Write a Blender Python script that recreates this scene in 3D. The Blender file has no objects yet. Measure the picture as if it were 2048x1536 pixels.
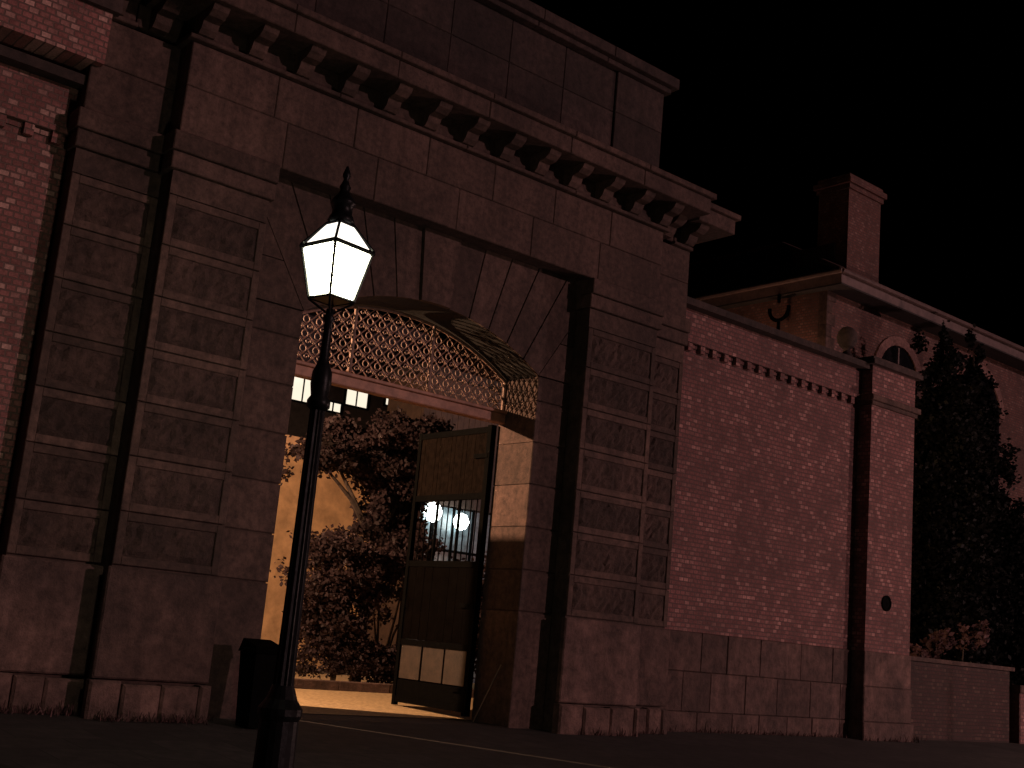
import bpy, math, random
from mathutils import Vector, Matrix
rnd = random.Random(7)
S = bpy.context.scene
COL = S.collection

# ---------------------------------------------------------------- camera
cam_d = bpy.data.cameras.new("camera"); cam = bpy.data.objects.new("camera", cam_d); COL.objects.link(cam)
CR = Vector((0.75694135, -0.64737823, 0.08911345)); CU = Vector((-0.20035664, -0.10010949, 0.97459416)); CF = Vector((0.62201045, 0.75556569, 0.20548354))
m = Matrix((CR, CU, -CF)).transposed().to_4x4(); m.translation = Vector((0, 0, 1.6))
cam.matrix_world = m
cam_d.sensor_width = 36; cam_d.lens = 2450 / 2048 * 36; cam_d.clip_end = 600; cam_d.clip_start = .1
S.camera = cam
# ---------------------------------------------------------------- night sky, low reddish street light
SUN_EL, SUN_AZ = math.radians(11), math.radians(25)      # low light from the front right
w = bpy.data.worlds.new("World"); S.world = w; w.use_nodes = True
nt = w.node_tree; bg = nt.nodes["Background"]
sky = nt.nodes.new("ShaderNodeTexSky"); sky.sky_type = 'NISHITA'; sky.sun_disc = False
sky.sun_elevation = math.radians(-9); sky.sun_rotation = math.pi - SUN_AZ
nt.links.new(sky.outputs[0], bg.inputs[0]); bg.inputs[1].default_value = .05
sd = bpy.data.lights.new("street_glow", 'SUN'); sun = bpy.data.objects.new("street_glow", sd); COL.objects.link(sun)
sd.energy = .68; sd.angle = math.radians(1.5); sd.color = (1, .58, .56)
ld = Vector((-math.sin(SUN_AZ) * math.cos(SUN_EL), math.cos(SUN_AZ) * math.cos(SUN_EL), -math.sin(SUN_EL)))
sun.rotation_euler = ld.to_track_quat('-Z', 'Y').to_euler(); sun.location = (30, -30, 20)
vs = S.view_settings; vs.view_transform = 'Standard'; vs.look = 'None'; vs.exposure = 0; vs.gamma = 1
S.cycles.max_bounces = 6

# ---------------------------------------------------------------- helpers
class MB:
    def __init__(s): s.v = []; s.f = []; s.t = []
    def face(s, pts, t=None):
        n = len(s.v); s.v += [tuple(p) for p in pts]; s.f.append(tuple(range(n, n + len(pts)))); s.t.append(.5 if t is None else t)
    def hexa(s, p, t=None):   # 8 pts: bottom 4 ccw, top 4
        t = rnd.random() if t is None else t
        n = len(s.v); s.v += [tuple(q) for q in p]
        for f in ((3, 2, 1, 0), (4, 5, 6, 7), (0, 1, 5, 4), (1, 2, 6, 5), (2, 3, 7, 6), (3, 0, 4, 7)):
            s.f.append(tuple(n + i for i in f)); s.t.append(t)
        return s
    def box(s, x0, x1, y0, y1, z0, z1, t=None):
        return s.hexa([(x0, y0, z0), (x1, y0, z0), (x1, y1, z0), (x0, y1, z0), (x0, y0, z1), (x1, y0, z1), (x1, y1, z1), (x0, y1, z1)], t)
    def cbox(s, x0, x1, y0, y1, z0, z1, c=.015, t=None):   # chamfer on the front (-Y) face
        t = rnd.random() if t is None else t
        s.box(x0, x1, y0 + c, y1, z0, z1, t)
        s.v = s.v; n = len(s.v)
        P = [(x0, y0 + c, z0), (x1, y0 + c, z0), (x1, y0 + c, z1), (x0, y0 + c, z1), (x0 + c, y0, z0 + c), (x1 - c, y0, z0 + c), (x1 - c, y0, z1 - c), (x0 + c, y0, z1 - c)]
        # drop the inner front face (index 2 of the last box)
        del s.f[-4]; del s.t[-4]
        s.v += P
        for f in ((4, 5, 6, 7), (0, 1, 5, 4), (1, 2, 6, 5), (2, 3, 7, 6), (3, 0, 4, 7)):
            s.f.append(tuple(n + i for i in f)); s.t.append(t)
        return s
    def prism_y(s, poly, y0, y1, t=None):    # polygon in xz
        t = rnd.random() if t is None else t
        n = len(s.v); k = len(poly)
        s.v += [(x, y0, z) for x, z in poly] + [(x, y1, z) for x, z in poly]
        s.f.append(tuple(range(n, n + k))); s.t.append(t)
        s.f.append(tuple(range(n + 2 * k - 1, n + k - 1, -1))); s.t.append(t)
        for i in range(k):
            j = (i + 1) % k; s.f.append((n + i, n + k + i, n + k + j, n + j)); s.t.append(t)
        return s
    def prism_z(s, poly, z0, z1, t=None):
        t = rnd.random() if t is None else t
        n = len(s.v); k = len(poly)
        s.v += [(x, y, z0) for x, y in poly] + [(x, y, z1) for x, y in poly]
        s.f.append(tuple(range(n + k - 1, n - 1, -1))); s.t.append(t)
        s.f.append(tuple(range(n + k, n + 2 * k))); s.t.append(t)
        for i in range(k):
            j = (i + 1) % k; s.f.append((n + i, n + j, n + k + j, n + k + i)); s.t.append(t)
        return s
    def tube(s, pts, r, n=8, closed=False, t=.5):
        pts = [Vector(p) for p in pts]; k = len(pts); base = len(s.v)
        rr = r if isinstance(r, (list, tuple)) else [r] * k
        up = None
        for i, p in enumerate(pts):
            if closed: d = pts[(i + 1) % k] - pts[i - 1]
            else: d = pts[min(i + 1, k - 1)] - pts[max(i - 1, 0)]
            d.normalize()
            a = Vector((0, 0, 1)) if abs(d.z) < .9 else Vector((1, 0, 0))
            if up is not None: a = up
            u = d.cross(a).normalized(); v = u.cross(d).normalized(); up = v
            for j in range(n):
                an = 2 * math.pi * j / n; s.v.append(tuple(p + (u * math.cos(an) + v * math.sin(an)) * rr[i]))
        for i in range(k if closed else k - 1):
            for j in range(n):
                a0 = base + i * n + j; a1 = base + i * n + (j + 1) % n; i2 = (i + 1) % k
                s.f.append((a0, a1, base + i2 * n + (j + 1) % n, base + i2 * n + j)); s.t.append(t)
        if not closed:
            s.f.append(tuple(base + j for j in range(n - 1, -1, -1))); s.t.append(t)
            s.f.append(tuple(base + (k - 1) * n + j for j in range(n))); s.t.append(t)
        return s
    def lathe(s, prof, c=(0, 0), n=20, t=.5):
        base = len(s.v); k = len(prof)
        for r, z in prof:
            for j in range(n):
                a = 2 * math.pi * j / n; s.v.append((c[0] + r * math.cos(a), c[1] + r * math.sin(a), z))
        for i in range(k - 1):
            for j in range(n):
                s.f.append((base + i * n + j, base + i * n + (j + 1) % n, base + (i + 1) * n + (j + 1) % n, base + (i + 1) * n + j)); s.t.append(t)
        s.f.append(tuple(base + j for j in range(n - 1, -1, -1))); s.t.append(t)
        s.f.append(tuple(base + (k - 1) * n + j for j in range(n))); s.t.append(t)
        return s
    def build(s, name, mat, parent=None, smooth=False):
        me = bpy.data.meshes.new(name); me.from_pydata(s.v, [], s.f); me.update()
        a = me.attributes.new("tone", 'FLOAT', 'FACE'); a.data.foreach_set("value", s.t)
        if smooth: me.polygons.foreach_set("use_smooth", [True] * len(me.polygons))
        me.materials.append(mat)
        o = bpy.data.objects.new(name, me); COL.objects.link(o)
        if parent is not None:
            o.parent = parent; o.location = -WL(parent)
        return o
def WL(o):
    l = Vector(o.location)
    while o.parent is not None: o = o.parent; l += Vector(o.location)
    return l
def tag(o, label, cat, group=None, kind=None):
    if label: o['label'] = label
    if cat: o['category'] = cat
    if group: o['group'] = group
    if kind: o['kind'] = kind
    return o
def thing(name, loc, label, cat, group=None):
    o = bpy.data.objects.new(name, None); COL.objects.link(o); o.location = loc; o.empty_display_size = .2
    return tag(o, label, cat, group)
def struct(mb, name, mat):
    o = mb.build(name, mat); o['kind'] = 'structure'; return o
def copy_tree(o, parent=None):
    c = o.copy(); COL.objects.link(c); c.parent = parent
    for ch in list(o.children): copy_tree(ch, c)
    return c

# ---------------------------------------------------------------- materials
def newmat(name):
    mt = bpy.data.materials.new(name); mt.use_nodes = True; n = mt.node_tree.nodes; l = mt.node_tree.links
    return mt, n, l, n["Principled BSDF"]
def mixc(n, l, fac, a, b, mode='MIX'):
    x = n.new("ShaderNodeMix"); x.data_type = 'RGBA'; x.blend_type = mode
    for s, val in ((0, fac), (6, a), (7, b)):
        if hasattr(val, 'is_linked'): l.new(val, x.inputs[s])
        elif s == 0: x.inputs[0].default_value = val
        else: x.inputs[s].default_value = (*val, 1)
    return x.outputs[2]
def noise(n, l, scale, detail=5, rough=.6, vec=None, dist=0):
    t = n.new("ShaderNodeTexNoise"); t.inputs['Scale'].default_value = scale; t.inputs['Detail'].default_value = detail; t.inputs['Roughness'].default_value = rough; t.inputs['Distortion'].default_value = dist
    if vec is not None: l.new(vec, t.inputs['Vector'])
    return t.outputs[0]
def ramp(n, l, src, p0, p1):
    r = n.new("ShaderNodeMapRange"); r.inputs[1].default_value = p0; r.inputs[2].default_value = p1; l.new(src, r.inputs[0]); return r.outputs[0]
def stone(name, c0, c1, bump=.35, rough_scale=14, streak=.6, tone=.35, bs=.02):
    mt, n, l, b = newmat(name)
    geo = n.new("ShaderNodeNewGeometry"); P = geo.outputs['Position']
    big = ramp(n, l, noise(n, l, .9, 6, .65, P), .35, .68)
    col = mixc(n, l, big, c0, c1)
    at = n.new("ShaderNodeAttribute"); at.attribute_name = 'tone'
    tv = n.new("ShaderNodeMapRange"); tv.inputs[3].default_value = 1 - tone; tv.inputs[4].default_value = 1 + tone; l.new(at.outputs['Fac'], tv.inputs[0])
    # per-block tone (multiply as colour)
    vm = n.new("ShaderNodeVectorMath"); vm.operation = 'SCALE'; l.new(col, vm.inputs[0]); l.new(tv.outputs[0], vm.inputs['Scale'])
    # weather streaks running down
    mp = n.new("ShaderNodeMapping"); mp.inputs['Scale'].default_value = (3.2, 3.2, .35); l.new(P, mp.inputs[0])
    st = ramp(n, l, noise(n, l, 1, 5, .7, mp.outputs[0], .4), .42, .72)
    stk = n.new("ShaderNodeMath"); stk.operation = 'MULTIPLY'; stk.inputs[1].default_value = streak; l.new(st, stk.inputs[0])
    col = mixc(n, l, stk.outputs[0], vm.outputs[0], tuple(x * .35 for x in c0))
    fine = noise(n, l, rough_scale, 6, .75, P)
    col = mixc(n, l, .55, col, (.5, .5, .5), 'MULTIPLY') if False else col
    fr = n.new("ShaderNodeMapRange"); fr.inputs[1].default_value = .3; fr.inputs[2].default_value = .7; fr.inputs[3].default_value = .42; fr.inputs[4].default_value = 1.6; l.new(fine, fr.inputs[0])
    v2 = n.new("ShaderNodeVectorMath"); v2.operation = 'SCALE'; l.new(col, v2.inputs[0]); l.new(fr.outputs[0], v2.inputs['Scale'])
    l.new(v2.outputs[0], b.inputs['Base Color']); b.inputs['Roughness'].default_value = .9
    bp = n.new("ShaderNodeBump"); bp.inputs['Strength'].default_value = bump; bp.inputs['Distance'].default_value = bs; l.new(fine, bp.inputs['Height'])
    l.new(bp.outputs[0], b.inputs['Normal'])
    return mt
def brick(name, c1, c2, mortar, head=(.5, .3, .27), scale=1.0):
    mt, n, l, b = newmat(name)
    geo = n.new("ShaderNodeNewGeometry")
    sp = n.new("ShaderNodeSeparateXYZ"); l.new(geo.outputs['Position'], sp.inputs[0])
    sn = n.new("ShaderNodeSeparateXYZ"); l.new(geo.outputs['True Normal'], sn.inputs[0])
    ab = n.new("ShaderNodeMath"); ab.operation = 'ABSOLUTE'; l.new(sn.outputs[0], ab.inputs[0])
    gt = n.new("ShaderNodeMath"); gt.operation = 'GREATER_THAN'; gt.inputs[1].default_value = .6; l.new(ab.outputs[0], gt.inputs[0])
    mx = n.new("ShaderNodeMix"); l.new(gt.outputs[0], mx.inputs[0]); l.new(sp.outputs[0], mx.inputs[2]); l.new(sp.outputs[1], mx.inputs[3])
    cb = n.new("ShaderNodeCombineXYZ"); l.new(mx.outputs[0], cb.inputs[0]); l.new(sp.outputs[2], cb.inputs[1])
    # wobble so courses are not ruler straight
    nz = n.new("ShaderNodeTexNoise"); nz.inputs['Scale'].default_value = 1.6; nz.inputs['Detail'].default_value = 3; l.new(geo.outputs['Position'], nz.inputs['Vector'])
    sc = n.new("ShaderNodeVectorMath"); sc.operation = 'SCALE'; sc.inputs['Scale'].default_value = .03; l.new(nz.outputs['Color'], sc.inputs[0])
    ad = n.new("ShaderNodeVectorMath"); l.new(cb.outputs[0], ad.inputs[0]); l.new(sc.outputs[0], ad.inputs[1])
    def bt(w, h):
        t = n.new("ShaderNodeTexBrick"); l.new(ad.outputs[0], t.inputs['Vector']); t.inputs['Scale'].default_value = 1
        t.inputs['Brick Width'].default_value = w; t.inputs['Row Height'].default_value = h; t.inputs['Mortar Size'].default_value = .011; t.inputs['Mortar Smooth'].default_value = .3
        t.offset = .5; t.inputs['Color1'].default_value = (0, 0, 0, 1); t.inputs['Color2'].default_value = (1, 1, 1, 1); t.inputs['Mortar'].default_value = (.5, .5, .5, 1); t.inputs['Bias'].default_value = 0
        return t
    t = bt(.125 * scale, .079 * scale)
    # random tone per brick, some pale headers
    bw = n.new("ShaderNodeRGBToBW"); l.new(t.outputs['Color'], bw.inputs[0])
    col = mixc(n, l, bw.outputs[0], c1, c2)
    pale = ramp(n, l, bw.outputs[0], .68, 1.0)
    col = mixc(n, l, pale, col, head)
    big = ramp(n, l, noise(n, l, .8, 7, .7, geo.outputs['Position'], .5), .36, .66)
    bf = n.new("ShaderNodeMapRange"); bf.inputs[3].default_value = 1.25; bf.inputs[4].default_value = .58; l.new(big, bf.inputs[0])
    v0 = n.new("ShaderNodeVectorMath"); v0.operation = 'SCALE'; l.new(col, v0.inputs[0]); l.new(bf.outputs[0], v0.inputs['Scale']); col = v0.outputs[0]
    mp = n.new("ShaderNodeMapping"); mp.inputs['Scale'].default_value = (2.6, 2.6, .22); l.new(geo.outputs['Position'], mp.inputs[0])
    stx = ramp(n, l, noise(n, l, 1, 6, .75, mp.outputs[0], .6), .50, .74)
    stm = n.new("ShaderNodeMath"); stm.operation = 'MULTIPLY'; stm.inputs[1].default_value = .6; l.new(stx, stm.inputs[0])
    col = mixc(n, l, stm.outputs[0], col, tuple(x * .3 for x in c1))
    fine = noise(n, l, 30, 4, .7, geo.outputs['Position'])
    fr = n.new("ShaderNodeMapRange"); fr.inputs[1].default_value = .3; fr.inputs[2].default_value = .7; fr.inputs[3].default_value = .65; fr.inputs[4].default_value = 1.3; l.new(fine, fr.inputs[0])
    v2 = n.new("ShaderNodeVectorMath"); v2.operation = 'SCALE'; l.new(col, v2.inputs[0]); l.new(fr.outputs[0], v2.inputs['Scale'])
    col = mixc(n, l, t.outputs['Fac'], v2.outputs[0], mortar)
    l.new(col, b.inputs['Base Color']); b.inputs['Roughness'].default_value = .88
    inv = n.new("ShaderNodeMath"); inv.operation = 'SUBTRACT'; inv.inputs[0].default_value = 1; l.new(t.outputs['Fac'], inv.inputs[1])
    # bricks stand out by different amounts
    hs = n.new("ShaderNodeMath"); hs.operation = 'MULTIPLY_ADD'; l.new(bw.outputs[0], hs.inputs[0]); hs.inputs[1].default_value = .5; l.new(inv.outputs[0], hs.inputs[2])
    h2 = n.new("ShaderNodeMath"); h2.operation = 'MULTIPLY_ADD'; l.new(fine, h2.inputs[0]); h2.inputs[1].default_value = .35; l.new(hs.outputs[0], h2.inputs[2])
    bp = n.new("ShaderNodeBump"); bp.inputs['Strength'].default_value = .9; bp.inputs['Distance'].default_value = .025; l.new(h2.outputs[0], bp.inputs['Height'])
    l.new(bp.outputs[0], b.inputs['Normal'])
    return mt
def plain(name, c, rough=.5, metal=0, var=.25, scale=8, bump=.1, emit=None, es=0):
    mt, n, l, b = newmat(name)
    geo = n.new("ShaderNodeNewGeometry")
    f = noise(n, l, scale, 5, .65, geo.outputs['Position'])
    col = mixc(n, l, ramp(n, l, f, .35, .65), tuple(x * (1 - var) for x in c), tuple(min(1, x * (1 + var)) for x in c))
    l.new(col, b.inputs['Base Color']); b.inputs['Roughness'].default_value = rough; b.inputs['Metallic'].default_value = metal
    if max(c) < .02: b.inputs['Specular IOR Level'].default_value = .02 if max(c) < .008 else .12
    bp = n.new("ShaderNodeBump"); bp.inputs['Strength'].default_value = bump; bp.inputs['Distance'].default_value = .01; l.new(f, bp.inputs['Height']); l.new(bp.outputs[0], b.inputs['Normal'])
    if emit: b.inputs['Emission Color'].default_value = (*emit, 1); b.inputs['Emission Strength'].default_value = es
    return mt
def leafmat(name, c0, c1):
    mt, n, l, b = newmat(name)
    at = n.new("ShaderNodeAttribute"); at.attribute_name = 'tone'
    l.new(mixc(n, l, at.outputs['Fac'], c0, c1), b.inputs['Base Color']); b.inputs['Roughness'].default_value = .55
    b.inputs['Specular IOR Level'].default_value = .1
    return mt
M = {}
M['stone'] = stone('weathered_sandstone', (.112, .066, .053), (.050, .030, .026), .8, 8)
M['rough'] = stone('rock_faced_sandstone', (.085, .050, .041), (.036, .022, .019), 1.0, 7, .75, .35, .06)
M['smooth'] = stone('dressed_sandstone', (.105, .061, .050), (.050, .029, .025), .6, 10, .8, .28)
M['dirty'] = stone('sooty_sandstone', (.055, .034, .030), (.024, .016, .015), .5, 9, .8)  # darker sandstone for attic, copings, caps and core
M['base'] = stone('basement_sandstone', (.14, .08, .068), (.05, .03, .028), .9, 5, .8, .3, .05)
M['brick'] = brick('red_brick', (.235, .098, .093), (.12, .052, .050), (.12, .072, .07), (.40, .205, .185))
M['brickleft'] = brick('brighter_red_brick', (.32, .13, .12), (.17, .065, .06), (.15, .09, .08), (.55, .32, .28))  # copy of the red brick with stronger light on the left wall painted in
M['darkbrick'] = brick('sooty_dark_brick', (.055, .022, .02), (.03, .014, .013), (.03, .02, .018), (.09, .05, .04))  # evenly dark brick for the low wall
M['housebrick'] = brick('orange_brick', (.20, .085, .07), (.10, .045, .04), (.10, .065, .06), (.26, .14, .12))
M['hood'] = stone('pale_hood_moulding', (.26, .14, .125), (.17, .09, .08), .3, 14, .3, .1)
M['soot'] = stone('blackened_soffit_stone', (.012, .008, .007), (.006, .004, .004), .4, 8)  # near-black colour paints the shade under the arch into its stone
M['roof'] = plain('dark_slate', (.022, .018, .018), .8, 0, .4, 6, .4)
M['fascia'] = plain('painted_timber_trim', (.13, .085, .08), .6, 0, .25, 5)
M['iron'] = plain('black_iron', (.0018, .0018, .0018), .7, .0, .3, 20, .2)
M['post'] = plain('dark_green_iron', (.012, .013, .014), .38, .4, .3, 14, .3)
M['lace'] = plain('painted_cast_iron', (.20, .12, .095), .6, .1, .35, 9, .2)
M['wood'] = plain('painted_timber_rail', (.33, .16, .11), .6, 0, .3, 7, .3)
M['door'] = plain('black_sheet_door', (.0012, .001, .001), .45, .0, .4, 5, .3)  # shade across the middle of the leaf put into the colour
M['render'] = plain('ochre_lime_render', (.45, .28, .15), .9, 0, .28, 2.2, .4)
M['asphalt'] = plain('asphalt', (.03, .028, .028), .85, 0, .4, 25, .5)
M['paving'] = plain('worn_paving', (.034, .028, .027), .85, 0, .4, 5, .5)
def slabs(mt):
    n = mt.node_tree.nodes; l = mt.node_tree.links; b = n["Principled BSDF"]
    geo = n.new("ShaderNodeNewGeometry"); t = n.new("ShaderNodeTexBrick"); l.new(geo.outputs['Position'], t.inputs['Vector'])
    t.inputs['Scale'].default_value = 1; t.inputs['Brick Width'].default_value = .9; t.inputs['Row Height'].default_value = .6; t.inputs['Mortar Size'].default_value = .008
    t.inputs['Color1'].default_value = (1, 1, 1, 1); t.inputs['Color2'].default_value = (.55, .55, .55, 1); t.inputs['Mortar'].default_value = (.12, .12, .12, 1)
    src = b.inputs['Base Color'].links[0].from_socket
    l.new(mixc(n, l, 1.0, src, t.outputs['Color'], 'MULTIPLY'), b.inputs['Base Color'])
slabs(M['paving'])
M['gravel'] = plain('yellow_gravel', (.36, .25, .13), .95, 0, .35, 14, .8)
M['soil'] = plain('dark_soil', (.035, .025, .02), .95, 0, .4, 9, .8)
M['steel'] = plain('galvanised_steel', (.5, .5, .5), .3, .9, .1)
M['lowerboards'] = plain('scuffed_brown_boards', (.024, .015, .011), .6, 0, .45, 6, .4)  # lighter brown paints warm light onto the foot of the gate leaf
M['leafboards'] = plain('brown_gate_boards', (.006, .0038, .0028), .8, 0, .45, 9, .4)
M['boards'] = plain('brown_boards', (.05, .03, .022), .7, 0, .35, 5, .3)
M['glassdoor'] = plain('blue_grey_gloss_panel', (.10, .14, .16), .25, 0, .5, 5, .3)
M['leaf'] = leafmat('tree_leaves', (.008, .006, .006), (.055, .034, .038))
M['leafdark'] = leafmat('conifer_leaves', (.001, .0015, .001), (.006, .0055, .0045))
M['leafpale'] = leafmat('shrub_leaves', (.03, .02, .02), (.15, .08, .08))
M['bark'] = plain('bark', (.05, .035, .028), .9, 0, .4, 12, .6)
def emat(name, c, s):
    mt = bpy.data.materials.new(name); mt.use_nodes = True; n = mt.node_tree.nodes; l = mt.node_tree.links
    b = n["Principled BSDF"]; b.inputs['Base Color'].default_value = (.6, .58, .5, 1); b.inputs['Roughness'].default_value = .4
    b.inputs['Emission Color'].default_value = (*c, 1); b.inputs['Emission Strength'].default_value = s
    return mt
M['lampglass'] = emat('lit_lantern_glass', (1, .93, .66), 62)
M['lamproof'] = emat('lit_lantern_roof_glass', (1, .90, .78), 2.2)
M['globe'] = emat('lit_white_globe', (.92, 1, .96), 14)
M['window'] = emat('lit_window_glass', (1, .9, .72), 1.0)
M['warmglobe'] = emat('lit_warm_glass', (1, .6, .25), 6)
M['darkglass'] = plain('dark_window_glass', (.01, .01, .012), .1)

# ---------------------------------------------------------------- ground
g = MB()
g.face([(-150, -60, 0), (250, -60, 0), (250, 10.2, 0), (-150, 10.2, 0)]); struct(g, 'road', M['asphalt'])
g = MB(); g.box(-150, 250, 10.2, 10.4, -.2, .14); struct(g, 'kerb', M['smooth'])
g = MB(); zf = .36
n0 = 60
for i in range(n0):
    x0 = -150 + i * 400 / n0; x1 = x0 + 400 / n0
    g.face([(x0, 10.4, .135), (x1, 10.4, .135), (x1, 14.5, zf), (x0, 14.5, zf)])
struct(g, 'pavement', M['paving'])
g = MB(); g.face([(-150, 14.5, zf), (250, 14.5, zf), (250, 15.3, zf), (-150, 15.3, zf)]); g.face([(-150, 15.3, zf), (250, 15.3, zf), (250, 60, 1.2), (-150, 60, 1.2)]); g.face([(-150, 60, 1.2), (250, 60, 1.2), (250, 400, 1.2), (-150, 400, 1.2)])
struct(g, 'ground', M['soil'])
g = MB()
def gz(y): return zf + (y - 15.3) * .84 / 44.7
for i in range(8):
    a, b_ = 15.3 + i * 1.1, 15.3 + (i + 1) * 1.1
    g.face([(7, a, gz(a) + .012), (22, a, gz(a) + .012), (22, b_, gz(b_) + .012), (7, b_, gz(b_) + .012)])
struct(g, 'courtyard_path', M['gravel'])

# ---------------------------------------------------------------- gatehouse
F0, F1, FB = 14.0, 14.33, 14.66      # pilaster plane, recessed panel plane, brick wall plane
BACK = 15.22
XL, XR = 5.77, 14.6                  # centre block
PLX, PRX = 7.13, 13.02               # inner edges of pilasters
OL, OR_ = 8.02, 12.33                # opening
SPR, CRN = 5.74, 6.38
FLX, FRX = 4.66, 15.66               # ends of flanks
CZ = [.75, 2.07, 2.70, 3.36, 4.02, 4.68, 5.34, 6.0, 6.66, 6.98]
gate = thing('stone_gatehouse', (10.2, 14.6, zf), 'dark sandstone prison-style gatehouse with arched carriage entrance, rusticated pilasters and corbelled cornice', 'gatehouse')
def block_course(mb, rb, x0, x1, yf, yb, z0, z1, margin=.1, left=True):
    # dressed margin frame round a rock-faced panel
    g_ = .008; c = .012
    x0 += 0; z0 += g_; z1 -= g_
    t = rnd.random(); m_ = margin
    mb.box(x0, x1, yf + .03, yb, z0, z1, t)
    mb.cbox(x0, x0 + m_, yf, yf + .03, z0, z1, .008, t); mb.cbox(x1 - m_, x1, yf, yf + .03, z0, z1, .008, t)
    mb.cbox(x0 + m_, x1 - m_, yf, yf + .03, z0, z0 + m_, .008, t); mb.cbox(x0 + m_, x1 - m_, yf, yf + .03, z1 - m_, z1, .008, t)
    # rough centre: bumpy grid
    nx, nz = max(3, int((x1 - x0 - 2 * m_) / .07)), max(3, int((z1 - z0 - 2 * m_) / .07))
    b0 = len(rb.v); t2 = rnd.random()
    for j in range(nz + 1):
        for i in range(nx + 1):
            edge = i in (0, nx) or j in (0, nz)
            xx = x0 + m_ + (x1 - x0 - 2 * m_) * i / nx; zz = z0 + m_ + (z1 - z0 - 2 * m_) * j / nz
            if not edge: xx += rnd.uniform(-.018, .018); zz += rnd.uniform(-.018, .018)
            rb.v.append((xx, yf + (.028 if edge else rnd.uniform(-.022, .02)), zz))
    for j in range(nz):
        for i in range(nx):
            a = b0 + j * (nx + 1) + i; rb.f.append((a, a + 1, a + nx + 2, a + nx + 1)); rb.t.append(t2)
def rusticated(name, x0, x1, yf, yb, parent, label=None):
    mb, rb = MB(), MB()
    mb.box(x0 + .015, x1 - .015, yf + .045, yb, .30, 7.0, .1)
    for a, b_ in zip(CZ[1:-2], CZ[2:-1]): block_course(mb, rb, x0, x1, yf, yf + .045, a, b_)
    mb.box(x0, x1, yf + .01, yf + .044, 6.668, 6.972)
    o = mb.build(name, M['stone'], parent); r = rb.build('rough_face', M['rough'], o)
    bb = MB(); xm = (x0 + x1) / 2
    bb.cbox(x0 - .05, x1 + .05, yf - .05, yf + .04, .78, 2.05, .02)
    r2 = rnd.random
    x = x0 - .08
    while x < x1 + .05:
        w_ = rnd.uniform(.3, .6); x2 = min(x + w_, x1 + .08); bb.cbox(x, x2 - .012, yf - .09 - rnd.uniform(0, .04), yf + .04, .1, .77 - rnd.uniform(0, .05), .03); x = x2
    bb.build('plinth', M['base'], o)
    return o
rusticated('pilaster', XL, PLX, F0, BACK, gate)
rusticated('pilaster', PRX, XR, F0, BACK, gate)
rusticated('flanking_bay', FLX, XL - .003, F1, BACK, gate)
rusticated('flanking_bay', XR + .003, FRX, F1, BACK, gate)
# jambs of the arch: plain courses through the thickness
for (x0, x1, s) in ((PLX + .002, OL, 1), (OR_, PRX - .002, -1)):
    jm = MB()
    for a, b_ in zip([.3] + CZ[1:8], CZ[1:8] + [SPR]):
        if a >= SPR: break
        b_ = min(b_, SPR); k = rnd.random()
        jm.cbox(x0, x1, F1, BACK, a + .009, b_ - .009, .012, k)
        jm.box(x0 + (.02 if s < 0 else 0), x1 - (.02 if s > 0 else 0), F1 + .03, BACK - .01, a - .0095, a + .0085, .0)
    jm.build('jamb', M['smooth'], gate)
# arch ring: wedges clipped to the panel
cx0 = (OL + OR_) / 2; hw = (OR_ - OL) / 2; rise = CRN - SPR; R = (hw * hw + rise * rise) / (2 * rise); cz = CRN - R
LIN = 7.47
def clip(poly, fn):
    out = []
    for i in range(len(poly)):
        a, b_ = poly[i - 1], poly[i]; fa, fb = fn(a), fn(b_)
        if (fa >= 0) != (fb >= 0):
            k = fa / (fa - fb); out.append((a[0] + (b_[0] - a[0]) * k, a[1] + (b_[1] - a[1]) * k))
        if fb >= 0: out.append(b_)
    return out
def wedge(a0, a1, gap=.012, zmax=LIN, sp=None):
    arc = [(cx0 + R * math.sin(a0 + (a1 - a0) * i / 4), cz + R * math.cos(a0 + (a1 - a0) * i / 4)) for i in range(5)]
    far = [(cx0 + 12 * math.sin(a1), cz + 12 * math.cos(a1)), (cx0 + 12 * math.sin(a0), cz + 12 * math.cos(a0))]
    p = arc + far
    for a, s in ((a0, 1), (a1, -1)):
        nx, nz = math.cos(a) * s, -math.sin(a) * s
        p = clip(p, lambda q: (q[0] - cx0) * nx + (q[1] - cz) * nz - gap)
    p = clip(p, lambda q: zmax - q[1]); p = clip(p, lambda q: q[0] - PLX - .002); p = clip(p, lambda q: PRX - .002 - q[0])
    return p[::-1] if False else p
HA = math.asin(hw / R); KA = .27 / R
ar = MB(); edges = [KA + (HA - KA) * i / 5 for i in range(6)]
for s in (-1, 1):
    for i in range(5):
        a0, a1 = edges[i], edges[i + 1]
        p = wedge(*((a0, a1) if s > 0 else (-a1, -a0)))
        ar.prism_y(p, F1, F1 + .05)
    # spandrel side: clip remaining wedge
    a0, a1 = HA, math.pi / 2 * .999
    arc = [(cx0 + s * R * math.sin(HA), SPR), (cx0 + s * 12 * math.sin(HA), cz + 12 * math.cos(HA)), (cx0 + s * 12, cz + 12 * math.cos(HA)), (cx0 + s * 12, SPR)]
    p = clip(arc, lambda q: LIN - q[1]); p = clip(p, lambda q: q[0] - PLX - .002); p = clip(p, lambda q: PRX - .002 - q[0])
    for zz0, zz1 in ((SPR + .009, 6.34), (6.355, 6.98), (6.995, LIN)):
        q_ = clip(clip(p, lambda q: q[1] - zz0), lambda q: zz1 - q[1])
        if len(q_) > 2: ar.prism_y(q_, F1, F1 + .05)
ar.build('arch_ring', M['smooth'], gate); ar = MB()
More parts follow.
